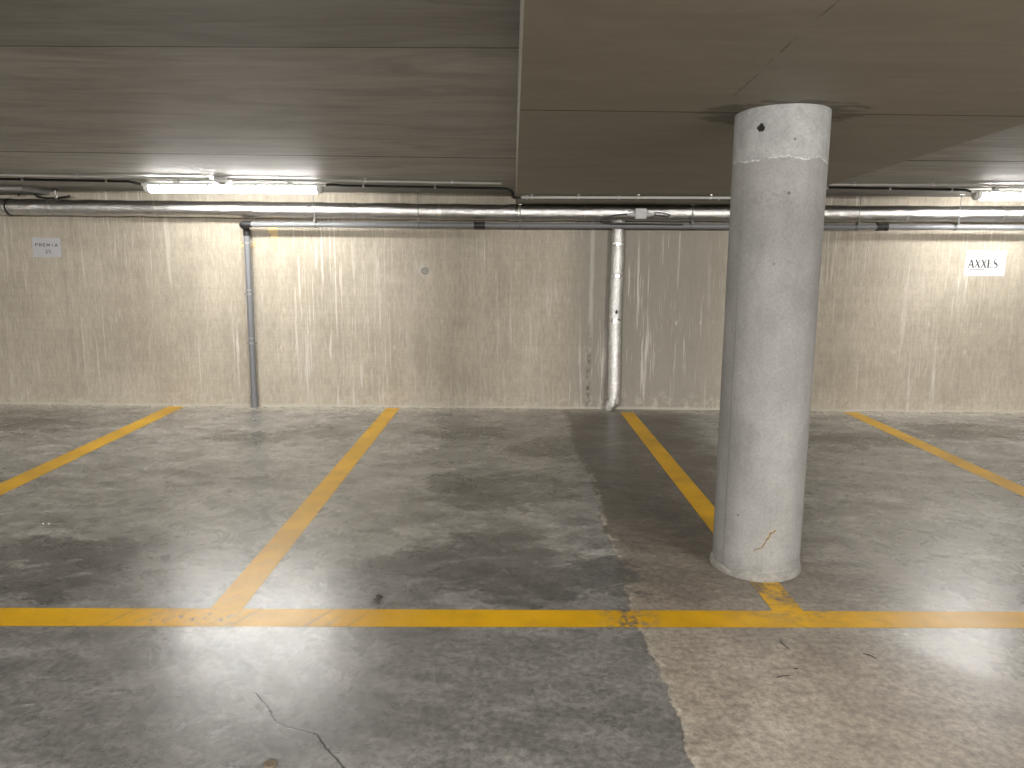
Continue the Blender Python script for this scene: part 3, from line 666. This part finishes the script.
# ------------------------------------------------------------------ insulated pipe along the wall
DO = .135                                              # axis distance from the wall
pa, pb, pc = wal(0, 206.8, DO), wal(500, 212.4, DO), wal(1000, 214.2, DO)
def dz_(x):
    if x < pb.x: return pb.z+(pa.z-pb.z)*(x-pb.x)/(pa.x-pb.x)
    return pb.z+(pc.z-pb.z)*(x-pb.x)/(pc.x-pb.x)
RD = .075
def dax(x): return Vector((x, wy(x)-DO, dz_(x)))
duct = thing('insulated_pipe', 'thick silver foil-wrapped pipe running high along the whole back wall', 'pipe', dax(-5))
bm = bmesh.new(); xs_ = [-10.5+i*.06 for i in range(int(21.5/.06))]
tube(bm, [dax(x) for x in xs_], [RD+.0018*math.sin(x*9.1)+.0012*math.sin(x*23)+random.uniform(-.0012, .0012) for x in xs_], 32); link('foil_jacket', bm, FOIL, duct, True, 60)
for px, w in ((5, .05), (52, .02), (157, .02), (252, .06), (355, .02), (440, .03), (512, .05), (585, .03), (738, .03), (905, .03), (1000, .02)):
    c = wal(px, 212, DO).x; bm = bmesh.new()
    tube(bm, [dax(c-w/2), dax(c+w/2)], RD+.0045, 32); link('foil_tape_band', bm, TAPEF, duct, True, 60)
c = wal(5, 210, DO).x; bm = bmesh.new(); tube(bm, [dax(c+.045), dax(c+.06)], RD+.006, 32); link('strap', bm, BLACKR, duct, True, 60)

# foil wrapped riser dropping to the floor
f0, f1 = wal(618.5, 226, .078), wal(612.5, 405, .078)
fx = (f0.x+f1.x)/2
ris = thing('insulated_riser', 'upright crumpled silver foil-wrapped pipe standing against the back wall', 'pipe', (fx, wy(fx)-.078, 0))
zT = wal(618, 219, .078).z
bm = bmesh.new(); pts = []; rr = []
zz = .115
while zz < zT-.05:
    pts.append((fx+.004*math.sin(zz*5), wy(fx)-.078, zz)); rr.append(.060+.0022*math.sin(zz*31)+random.uniform(-.0015, .0015)); zz += .03
tube(bm, pts, rr, 24); sl = link('foil_sleeve', bm, FOIL2, ris, True, 60)
bm = bmesh.new(); lathe(bm, (fx, wy(fx)-.078, 0), [(.056, zT-.055), (.066, zT-.03), (.064, zT-.012), (.045, zT+.012), (.02, zT+.022)], 24)
for v in bm.verts: v.co += Vector((random.uniform(-1, 1), random.uniform(-1, 1), random.uniform(-1, 1)))*.004
link('top_wrap', bm, FOIL2, ris, True, 30)
bm = bmesh.new(); n = 20; rings = []
for h, r, ox in ((.125, .062, 0), (.09, .068, 0), (.06, .066, -.004), (.035, .056, -.01), (.015, .046, -.02), (.004, .03, -.022)):
    rings.append([bm.verts.new((fx+ox+math.cos(2*math.pi*k/n)*r*(1+.12*math.sin(k*2.1+h*60))+random.uniform(-.004, .004), wy(fx)-.078+math.sin(2*math.pi*k/n)*r*(1+.1*math.cos(k*1.7)), max(.003, h+.02*math.cos(2*math.pi*k/n)+random.uniform(-.003, .003)))) for k in range(n)])
for a, b in zip(rings[:-1], rings[1:]):
    for k in range(n): bm.faces.new((a[k], a[(k+1) % n], b[(k+1) % n], b[k]))
bm.faces.new(rings[-1][::-1]); link('crumpled_foot', bm, FOIL2, ris, True, 25)
for py in (244, 276, 320):
    h = wal(616, py, .14).z; bm = bmesh.new(); tube(bm, [(fx+.004*math.sin(h*5), wy(fx)-.078, h-.012), (fx+.004*math.sin(h*5), wy(fx)-.078, h+.012)], .0645, 24); link('foil_tape_band', bm, TAPEF, ris, True, 60)
h = wal(616, 312, .14).z; bm = bmesh.new()
vs = [bm.verts.new((fx+a, wy(fx)-.078-.0665+b, h+c)) for b in (0, .012) for a, c in ((-.016, -.008), (-.006, -.006), (-.006, -.018), (.007, -.018), (.007, -.006), (.016, -.006), (.001, .024))]
bm.faces.new(vs[:7]); bm.faces.new(vs[7:][::-1])
for k in range(7): bm.faces.new((vs[k], vs[7+k], vs[7+(k+1) % 7], vs[(k+1) % 7]))
o = link('arrow_sticker', bm, INKB, ris); o['label'] = 'small black arrow sticker pointing up'

# ------------------------------------------------------------------ grey drainpipe
DP = .174; RP = .026
d0, d1 = wal(250, 224.3, DP), wal(1000, 227.5, DP)
def drn(x): return Vector((x, wy(x)-DP, d0.z+(d1.z-d0.z)*(x-d0.x)/(d1.x-d0.x)))
vx = wal(254.5, 404, .055)
dr = thing('drainpipe', 'thin grey plastic drainpipe running under the foil pipe and down to the floor', 'pipe', (vx.x, wy(vx.x)-.055, 0))
e = wal(244, 225.5, DP)
bm = bmesh.new(); tube(bm, [drn(e.x+.05+i*(10.8-e.x)/24) for i in range(25)], RP, 20); link('horizontal_pipe', bm, GREYPVC, dr, True)
top = drn(e.x); vb = Vector((vx.x, wy(vx.x)-.055, 0)); vq = wal(246.8, 233, .07); vt = Vector((vq.x, vq.y, top.z-.085))
bm = bmesh.new()
tube(bm, [drn(e.x+.075), drn(e.x+.01)]+arc(drn(e.x+.01), drn(e.x-.03), drn(e.x-.03)+Vector((.01, .045, -.012)), 5)[1:]+arc(drn(e.x-.03)+Vector((.012, .055, -.018)), Vector((vt.x, vt.y, top.z-.025)), vt+Vector((0, 0, .02)), 5)[1:], RP+.006, 18)
el = link('elbow', bm, BLACKR, dr, True); el['label'] = 'black rubber elbow'
bm = bmesh.new(); tube(bm, [vt+Vector((0, 0, .03)), vt-Vector((0, 0, .02))], RP+.008, 18); tube(bm, [vt+Vector((0, 0, .028)), vt+Vector((0, 0, .016))], RP+.011, 18); link('collar', bm, BLACKR, dr, True)
RP = .0295
bm = bmesh.new(); tube(bm, [vt, vt*.5+vb*.5, vb+Vector((0, 0, .002))], RP, 20); link('downpipe', bm, GREYPVC, dr, True)
def vpt(z): t = z/vt.z; return vb*(1-t)+Vector((vt.x, vt.y, vt.z))*t
bm = bmesh.new(); tube(bm, [vpt(.003), vpt(.115)], RP+.006, 20); tube(bm, [vpt(.10), vpt(.118)], RP+.010, 20); link('socket', bm, GREYPVC, dr, True)
for py in (243, 290, 294, 338, 343):
    z = wal(250, py, .055).z; c = vpt(z); bm = bmesh.new()
    tube(bm, [c-Vector((0, 0, .008)), c+Vector((0, 0, .008))], RP+.004, 18)
    if py in (243, 294, 343):
        for s in (-1, 1): box(bm, (c.x+s*(RP+.012)-.012, c.y-.004, z-.008), (c.x+s*(RP+.012)+.012, c.y+.004, z+.008))
        box(bm, (c.x-.010, c.y+RP, z-.008), (c.x+.010, wy(c.x)-.0005, z+.008))
    link('wall_clamp', bm, CLAMP, dr)
RP = .026
for px in (479.5, 882):
    c = wal(px, 226, DP).x; bm = bmesh.new()
    tube(bm, [drn(c-.052), drn(c+.052)], RP+.006, 20)
    for t in (-.042, .042): tube(bm, [drn(c+t-.008), drn(c+t+.008)], RP+.010, 20)
    link('coupling', bm, BLACKR, dr, True)

# hangers holding the drainpipe
hs = [('leftmost threaded rod hanger, just left of the left lamp end', 314), ('threaded rod hanger left of the black coupling', 418), ('threaded rod hanger at the beam edge, right of the black coupling', 520), ('threaded rod hanger between the junction box and the column', 693), ('threaded rod hanger just right of the column', 860), ('rightmost threaded rod hanger, above the white lettered sign', 960)]
hs[0] = ('leftmost threaded rod hanger, below the right end of the left lamp', 314)
for lab, px in hs:
    x = wal(px, 215, DP+.06).x; c = drn(x); yh = c.y-RP-.062
    up = zb(x, c.y) if BX0 < x < BX1 else zs(x, c.y)
    hz = thing('pipe_hanger', lab, 'pipe hanger', (x, c.y, up-.006), 'rod hangers of the drainpipe')
    bm = bmesh.new(); yr = wy(x)-DO-RD-.016; tube(bm, [(x, yr, c.z+.038), (x, yr, up-.006)], 0.0036, 8); link('rod', bm, RODM, hz, True)
    bm = bmesh.new(); tube(bm, [(x-.011, c.y, c.z), (x+.011, c.y, c.z)], RP+.0045, 20); box(bm, (x-.011, yr-.010, c.z+RP-.006), (x+.011, c.y+.012, c.z+RP+.006)); tube(bm, [(x, yr, c.z+.025), (x, yr, c.z+.052)], .009, 6); link('clamp', bm, RODM, hz, False)
    bm = bmesh.new(); box(bm, (x-.02, yr-.02, up-.012), (x+.02, yr+.02, up-.0062), .001); link('top_plate', bm, STEEL, hz)

# ------------------------------------------------------------------ junction box on the foil pipe
q = wal(640.5, 213.8, DO+RD+.03); yj = q.y
jb = thing('junction_box', 'small grey cable junction box fixed to the front of the foil pipe', 'junction box', (q.x, yj, q.z))
bm = bmesh.new(); box(bm, (q.x-.050, yj-.022, q.z-.045), (q.x+.050, yj+.026, q.z+.045), .006); link('body', bm, LGREY, jb, False)
bm = bmesh.new(); box(bm, (q.x-.052, yj-.032, q.z-.047), (q.x+.052, yj-.0225, q.z+.047), .004); link('lid', bm, LGREY, jb)
for s in (-1, 1):
    bm = bmesh.new(); lathe(bm, (q.x+s*.050, yj, q.z-.006), [(.018, 0), (.020, s*.012), (.016, s*.03), (.010, s*.07), (.006, s*.078)], 14, 'X'); link('cable_gland', bm, LGREY, jb, True)
pl = wal(600, 220.5, DO+RD+.04)
bm = bmesh.new(); gl = Vector((q.x-.12, yj, q.z-.006))
tube(bm, arc(gl, (gl.x-.17, yj-.02, gl.z-.005), (pl.x, yj, pl.z), 8)+arc((pl.x-.005, yj, pl.z-.01), (pl.x+.04, yj-.004, pl.z-.035), (pl.x+.30, yj-.004, pl.z-.028), 8)[1:]+[Vector((q.x+.40, yj-.004, pl.z-.034))], .007, 10); link('cable', bm, BLACKC, jb, True)
pr = wal(671, 214.5, DO+RD+.04); gr = Vector((q.x+.12, yj, q.z-.006))
bm = bmesh.new(); tube(bm, arc(gr, (gr.x+.02, yj, gr.z+.025), (pr.x-.08, yj, pr.z+.012), 6)+arc((pr.x-.08, yj, pr.z+.012), (pr.x+.03, yj, pr.z+.004), (pr.x-.03, yj+.01, pr.z-.024), 8)[1:]+arc((pr.x-.03, yj+.01, pr.z-.024), (gr.x+.1, yj, gr.z-.012), gr+Vector((.0, 0, -.004)), 6)[1:], .0055, 10); link('cable', bm, BLACKC, jb, True)

# ------------------------------------------------------------------ oddments above the pipe at the far left
q = wal(55, 191, .13)
bm = bmesh.new(); a, b, c, d = wal(18, 195.5, .1), wal(26, 190.8, .1), wal(38, 197, .1), wal(70, 196, .1)
tube(bm, [a, a*.4+b*.6+Vector((0, 0, .004)), b]+arc(b, (c.x-.05, c.y, b.z-.01), c, 6)[1:]+arc(c, (c.x+.15, c.y, c.z-.025), d, 6)[1:], .010, 10)
o = link('loose_cable', bm, BLACKC, None, True); tag(o, 'dark loose cable drooping over the foil pipe at the far left', 'cable')
hk = thing('ceiling_hook', 'small metal ceiling hook above the foil pipe, at the far left', 'hook', (q.x, q.y, zs(q.x, q.y)-.004))
bm = bmesh.new(); z1 = zs(q.x, q.y); box(bm, (q.x-.02, q.y-.02, z1-.012), (q.x+.02, q.y+.02, z1-.0045), .002); link('plate', bm, BLACKR, hk)
bm = bmesh.new(); tube(bm, [(q.x, q.y, z1-.012), (q.x+.004, q.y, z1-.05)]+arc((q.x+.004, q.y, z1-.05), (q.x+.03, q.y, z1-.085), (q.x-.006, q.y, z1-.09), 6)[1:], .007, 8); link('shank', bm, STEEL, hk, True)

# ------------------------------------------------------------------ notices on the wall
def bil(quad, u, v):
    a, b, c, d = quad; return (a*(1-u)+b*u)*(1-v)+(d*(1-u)+c*u)*v
def notice(name, label, corners, mat, th=.0015):
    q = [wal(*c, .004) for c in corners]; cen = sum(q, Vector())/4
    root = thing(name, label, 'sign', cen)
    bm = bmesh.new(); f = Vector((0, -th, 0)); k = Vector((0, .0035, 0))
    hexa(bm, [v+f for v in q]+[v+k for v in q]); link('sheet', bm, mat, root)
    return root, q
def glyphs(root, name, quad, polys, mat, lift=.0022):
    bm = bmesh.new()
    for P in polys:
        lo = [bm.verts.new(bil(quad, u, v)+Vector((0, -lift, 0))) for u, v in P]
        hi = [bm.verts.new(bil(quad, u, v)+Vector((0, -.0014, 0))) for u, v in P]
        bm.faces.new(lo); m = len(P)
        for i in range(m): bm.faces.new((lo[i], lo[(i+1) % m], hi[(i+1) % m], hi[i]))
    bmesh.ops.triangulate(bm, faces=[f for f in bm.faces if len(f.verts) > 4])
    return link(name, bm, mat, root)
def stroke(pts, ws):
    out = []
    for i in range(len(pts)-1):
        (x0, y0), (x1, y1) = pts[i], pts[i+1]; w0, w1 = ws[i]/2, ws[i+1]/2
        dx, dy = x1-x0, y1-y0; L = math.hypot(dx, dy) or 1; nx, ny = -dy/L, dx/L
        out.append([(x0+nx*w0, y0+ny*w0), (x1+nx*w1, y1+ny*w1), (x1-nx*w1, y1-ny*w1), (x0-nx*w0, y0-ny*w0)])
    return out
def place(polys, x0, y0, w, h, asp):
    """unit glyph (y up) to sheet coordinates (v down)"""
    return [[(x0+w*x, y0+h*(1-y)) for x, y in P] for P in polys]
# serif capitals with thick and hairline strokes
hair, fat = .12, .30
gA = stroke([(.02, 0), (.48, 1)], [hair, hair])+[[(.36, 1), (.58, 1), (1.0, 0), (.74, 0)]]+stroke([(.2, .34), (.76, .34)], [hair]*2)+stroke([(-.08, .02), (.16, .02)], [.04]*2)+stroke([(.66, .02), (1.06, .02)], [.04]*2)
gX = [[(0.02, 1), (.28, 1), (.98, 0), (.72, 0)]]+stroke([(.04, 0), (.44, .46)], [hair]*2)+stroke([(.54, .56), (.92, 1)], [hair]*2)+stroke([(-.04, .98), (.36, .98)], [.04]*2)+stroke([(.64, .02), (1.06, .02)], [.04]*2)
gE = stroke([(.22, 0), (.22, 1)], [fat, fat])+stroke([(.02, .975), (.92, .975)], [.05]*2)+stroke([(.02, .025), (.96, .025)], [.05]*2)+stroke([(.2, .52), (.66, .52)], [.05]*2)+stroke([(.66, .4), (.66, .64)], [.05]*2)+stroke([(.92, .78), (.92, 1)], [.05]*2)+stroke([(.96, 0), (.96, .24)], [.05]*2)
sp_ = [(.80, .78), (.72, .93), (.5, .985), (.26, .93), (.14, .78), (.2, .64), (.42, .55), (.66, .45), (.84, .32), (.84, .18), (.7, .06), (.46, .015), (.2, .07), (.1, .25)]
gS = stroke(sp_, [.04, .06, .07, .12, .17, .2, .23, .24, .2, .16, .1, .06, .06, .04])
s2, q2 = notice('paper_sign', 'white landscape paper sign with tall thin serif lettering, right of the column', [(966.5, 250.2), (1006.8, 250.2), (1004.2, 276), (963.7, 276)], PAPER)
polys = []
x = .085
for gl_, w in ((gA, .142), (gX, .142), (gX, .142), (gE, .130), (gS, .128)):
    glyphs(s2, 'letter', q2, place(gl_, x, .36, w, .32, 1), INK); x += w+.012
dash = []; x = .10; random.seed(3)
while x < .50:
    w = random.choice((.012, .018, .024)); dash.append([(x, .735), (x+w, .735), (x+w, .765), (x, .765)]); x += w+.012
glyphs(s2, 'small_print', q2, dash, INK)
# sleeved notice with sans capitals
b = .17
gP = stroke([(.12, 0), (.12, 1)], [b]*2)+stroke([(.12, .94), (.55, .94), (.82, .84), (.86, .7), (.8, .54), (.55, .45), (.12, .45)], [b]*7)
gR = gP+stroke([(.5, .45), (.88, 0)], [b]*2)
gEs = stroke([(.12, 0), (.12, 1)], [b]*2)+stroke([(.1, .93), (.85, .93)], [b]*2)+stroke([(.1, .5), (.75, .5)], [b]*2)+stroke([(.1, .07), (.85, .07)], [b]*2)
gM = stroke([(.08, 0), (.08, 1)], [b]*2)+stroke([(.92, 0), (.92, 1)], [b]*2)+stroke([(.1, .95), (.5, .3), (.9, .95)], [b]*3)
gI = stroke([(.5, 0), (.5, 1)], [b]*2)
gAs = stroke([(.06, 0), (.5, 1), (.94, 0)], [b]*3)+stroke([(.22, .3), (.78, .3)], [b]*2)
g2 = stroke([(.12, .74), (.25, .92), (.5, .96), (.78, .88), (.84, .7), (.74, .5), (.12, .06), (.9, .06)], [.12]*8)
g5 = stroke([(.84, .94), (.24, .94), (.18, .54), (.5, .6), (.8, .5), (.88, .3), (.76, .1), (.46, .03), (.12, .12)], [.12]*9)
s1, q1 = notice('sleeved_notice', 'small grey notice in a clear sleeve with printed capitals, far left wall', [(31.9, 237.2), (60.2, 238.2), (61.6, 257), (33.2, 257.2)], SLEEVE)
polys = []; x = .10
for gl_ in (gP, gR, gEs, gM, gI, gAs):
    glyphs(s1, 'letter', q1, place(gl_, x, .30, .105, .15, 1), INKB); x += .138
glyphs(s1, 'numeral', q1, place(g2, .44, .62, .095, .19, 1), INKB); glyphs(s1, 'numeral', q1, place(g5, .55, .62, .095, .19, 1), INKB)
# bits of masking tape
for lab, cs in (('short yellowed tape strip behind the upright drainpipe', [(240, 241.5), (255.3, 241.5), (255.5, 247), (240.3, 247)]), ('upright yellowed tape strip just right of the upright drainpipe', [(267.5, 226), (277.5, 226), (278.3, 252.3), (271.5, 252.5)])):
    q = [wal(*c, .001) for c in cs]; bm = bmesh.new(); k = Vector((0, .0007, 0)); f = Vector((0, -.0006, 0))
    if 'just right' in lab:
        pts = [wal(*c, .001) for c in ((267.5, 226), (278, 226), (277.6, 234), (278.3, 252.3), (271.5, 252.6), (271, 234), (268, 233))]
    else: pts = q
    lo = [bm.verts.new(v+f) for v in pts]; hi = [bm.verts.new(v+k) for v in pts]; m = len(pts)
    bm.faces.new(lo); bm.faces.new(hi[::-1])
    for i in range(m): bm.faces.new((lo[i], lo[(i+1) % m], hi[(i+1) % m], hi[i]))
    o = link('tape_strip', bm, MASK); tag(o, lab, 'tape', 'tape strips by the drainpipe')

# ------------------------------------------------------------------ litter on the floor
def twig(label, pix, r):
    bm = bmesh.new(); pts = [flo(*p) for p in pix]
    for i, p in enumerate(pts): p.z = r+.0004+(.002 if 0 < i < len(pts)-1 else 0)
    tube(bm, pts, [r*(.6 if i in (0, len(pts)-1) else 1) for i in range(len(pts))], 7)
    o = link('twig', bm, TWIG, None, True); tag(o, label, 'twig', 'twigs on the aisle floor')
twig('bent dark twig on the floor just in front of the column', [(780, 639.5), (781.5, 644), (784, 646), (789, 649)], .0017)
twig('dark twig right of the others, near the right glare patch', [(863, 654), (869, 656), (876, 659)], .002)
twig('straight thin twig nearest the camera, in front of the column', [(776.5, 678), (783, 677), (790, 676)], .0014)
twig('tiny twig scrap between the bent twig and the straight twig', [(793, 669), (795.5, 669.6), (798, 669.2)], .0018)
q = flo(377, 600); bm = bmesh.new()
random.seed(11)
for k in range(5):
    a = random.uniform(0, 6.28); cx, cy = q.x+random.uniform(-.012, .012), q.y+random.uniform(-.02, .02)
    ring = [bm.verts.new((cx+math.cos(a+t)*.016*random.uniform(.6, 1.2), cy+math.sin(a+t)*.012*random.uniform(.6, 1.2), .003+.012*random.random())) for t in (0, 1.2, 2.5, 3.7, 5)]
    c = bm.verts.new((cx, cy, .018)); b_ = bm.verts.new((cx, cy, .0008))
    for i in range(5): bm.faces.new((ring[i], ring[(i+1) % 5], c)); bm.faces.new((ring[(i+1) % 5], ring[i], b_))
tag(link('leaf_scrap', bm, LEAF), 'dark crumpled leaf scrap just beyond the long yellow line', 'leaf')
q = flo(270.5, 764); bm = bmesh.new()
lathe(bm, (q.x, q.y, 0), [(.020, .0004), (.0195, .003), (.016, .0042), (.013, .0034), (.006, .0030)], 28)
for v in bm.verts: v.co.x += random.uniform(-.001, .001); v.co.y += random.uniform(-.001, .001)
tag(link('metal_stud', bm, RUST, None, True), 'small round rusty stud set in the floor at the bottom edge', 'stud')
for px, lab in ((43.5, 'left one of two tiny pale stone chips in the leftmost bay'), (49, 'right one of two tiny pale stone chips in the leftmost bay')):
    q = flo(px, 524.5); bm = bmesh.new(); bmesh.ops.create_icosphere(bm, subdivisions=1, radius=.0065)
    for v in bm.verts: v.co = Vector((v.co.x*random.uniform(.7, 1.2)+q.x, v.co.y*random.uniform(.7, 1.2)+q.y, max(.0004, v.co.z*.7+.006)))
    tag(link('stone_chip', bm, CHIP), lab, 'stone chip', 'stone chips in the leftmost bay')

# ------------------------------------------------------------------ light
def area(name, loc, rot, sx, sy, power, col=(1, .972, .93)):
    l = bpy.data.lights.new(name, 'AREA'); l.shape = 'RECTANGLE'; l.size = sx; l.size_y = sy; l.energy = power; l.color = col
    o = bpy.data.objects.new(name, l); o.location = loc; o.rotation_euler = rot; C.objects.link(o); return o
# battens of the opposite row, behind the camera; the aisle lights are added fill
for x in (-2.6, 4.9): area('opposite_row_batten', (x, -4.6, 2.25), (math.radians(50), 0, 0), 1.5, .1, 310)
for x in (-6.0, -2.0, 2.0, 6.0): area('aisle_fill', (x, -.9, 2.15), (0, 0, 0), .1, 1.5, 34)
for x in (-9.7, ): area('side_batten', (x, 6.6, 2.05), (0, 0, 0), 1.5, .1, 45)
w = bpy.data.worlds.new('world'); bpy.context.scene.world = w; w.use_nodes = True
w.node_tree.nodes['Background'].inputs[0].default_value = (0, 0, 0, 1); w.node_tree.nodes['Background'].inputs[1].default_value = 0

# ------------------------------------------------------------------ camera
cd = bpy.data.cameras.new('camera'); cam = bpy.data.objects.new('camera', cd); C.objects.link(cam)
cd.sensor_fit = 'HORIZONTAL'; cd.sensor_width = 36; cd.lens = 36*F/1024
m = Matrix((RT, UP, -FW)).transposed().to_4x4(); m.translation = CAM; cam.matrix_world = m
cd.clip_start = .05; cd.clip_end = 100
sc = bpy.context.scene; sc.camera = cam
sc.cycles.caustics_reflective = False; sc.cycles.caustics_refractive = False; sc.cycles.sample_clamp_indirect = 3.0; sc.cycles.blur_glossy = 1.0
sc.view_settings.view_transform = 'Standard'; sc.view_settings.look = 'None'; sc.view_settings.gamma = 1; sc.view_settings.use_curve_mapping = False
sc.view_settings.exposure = 1.03
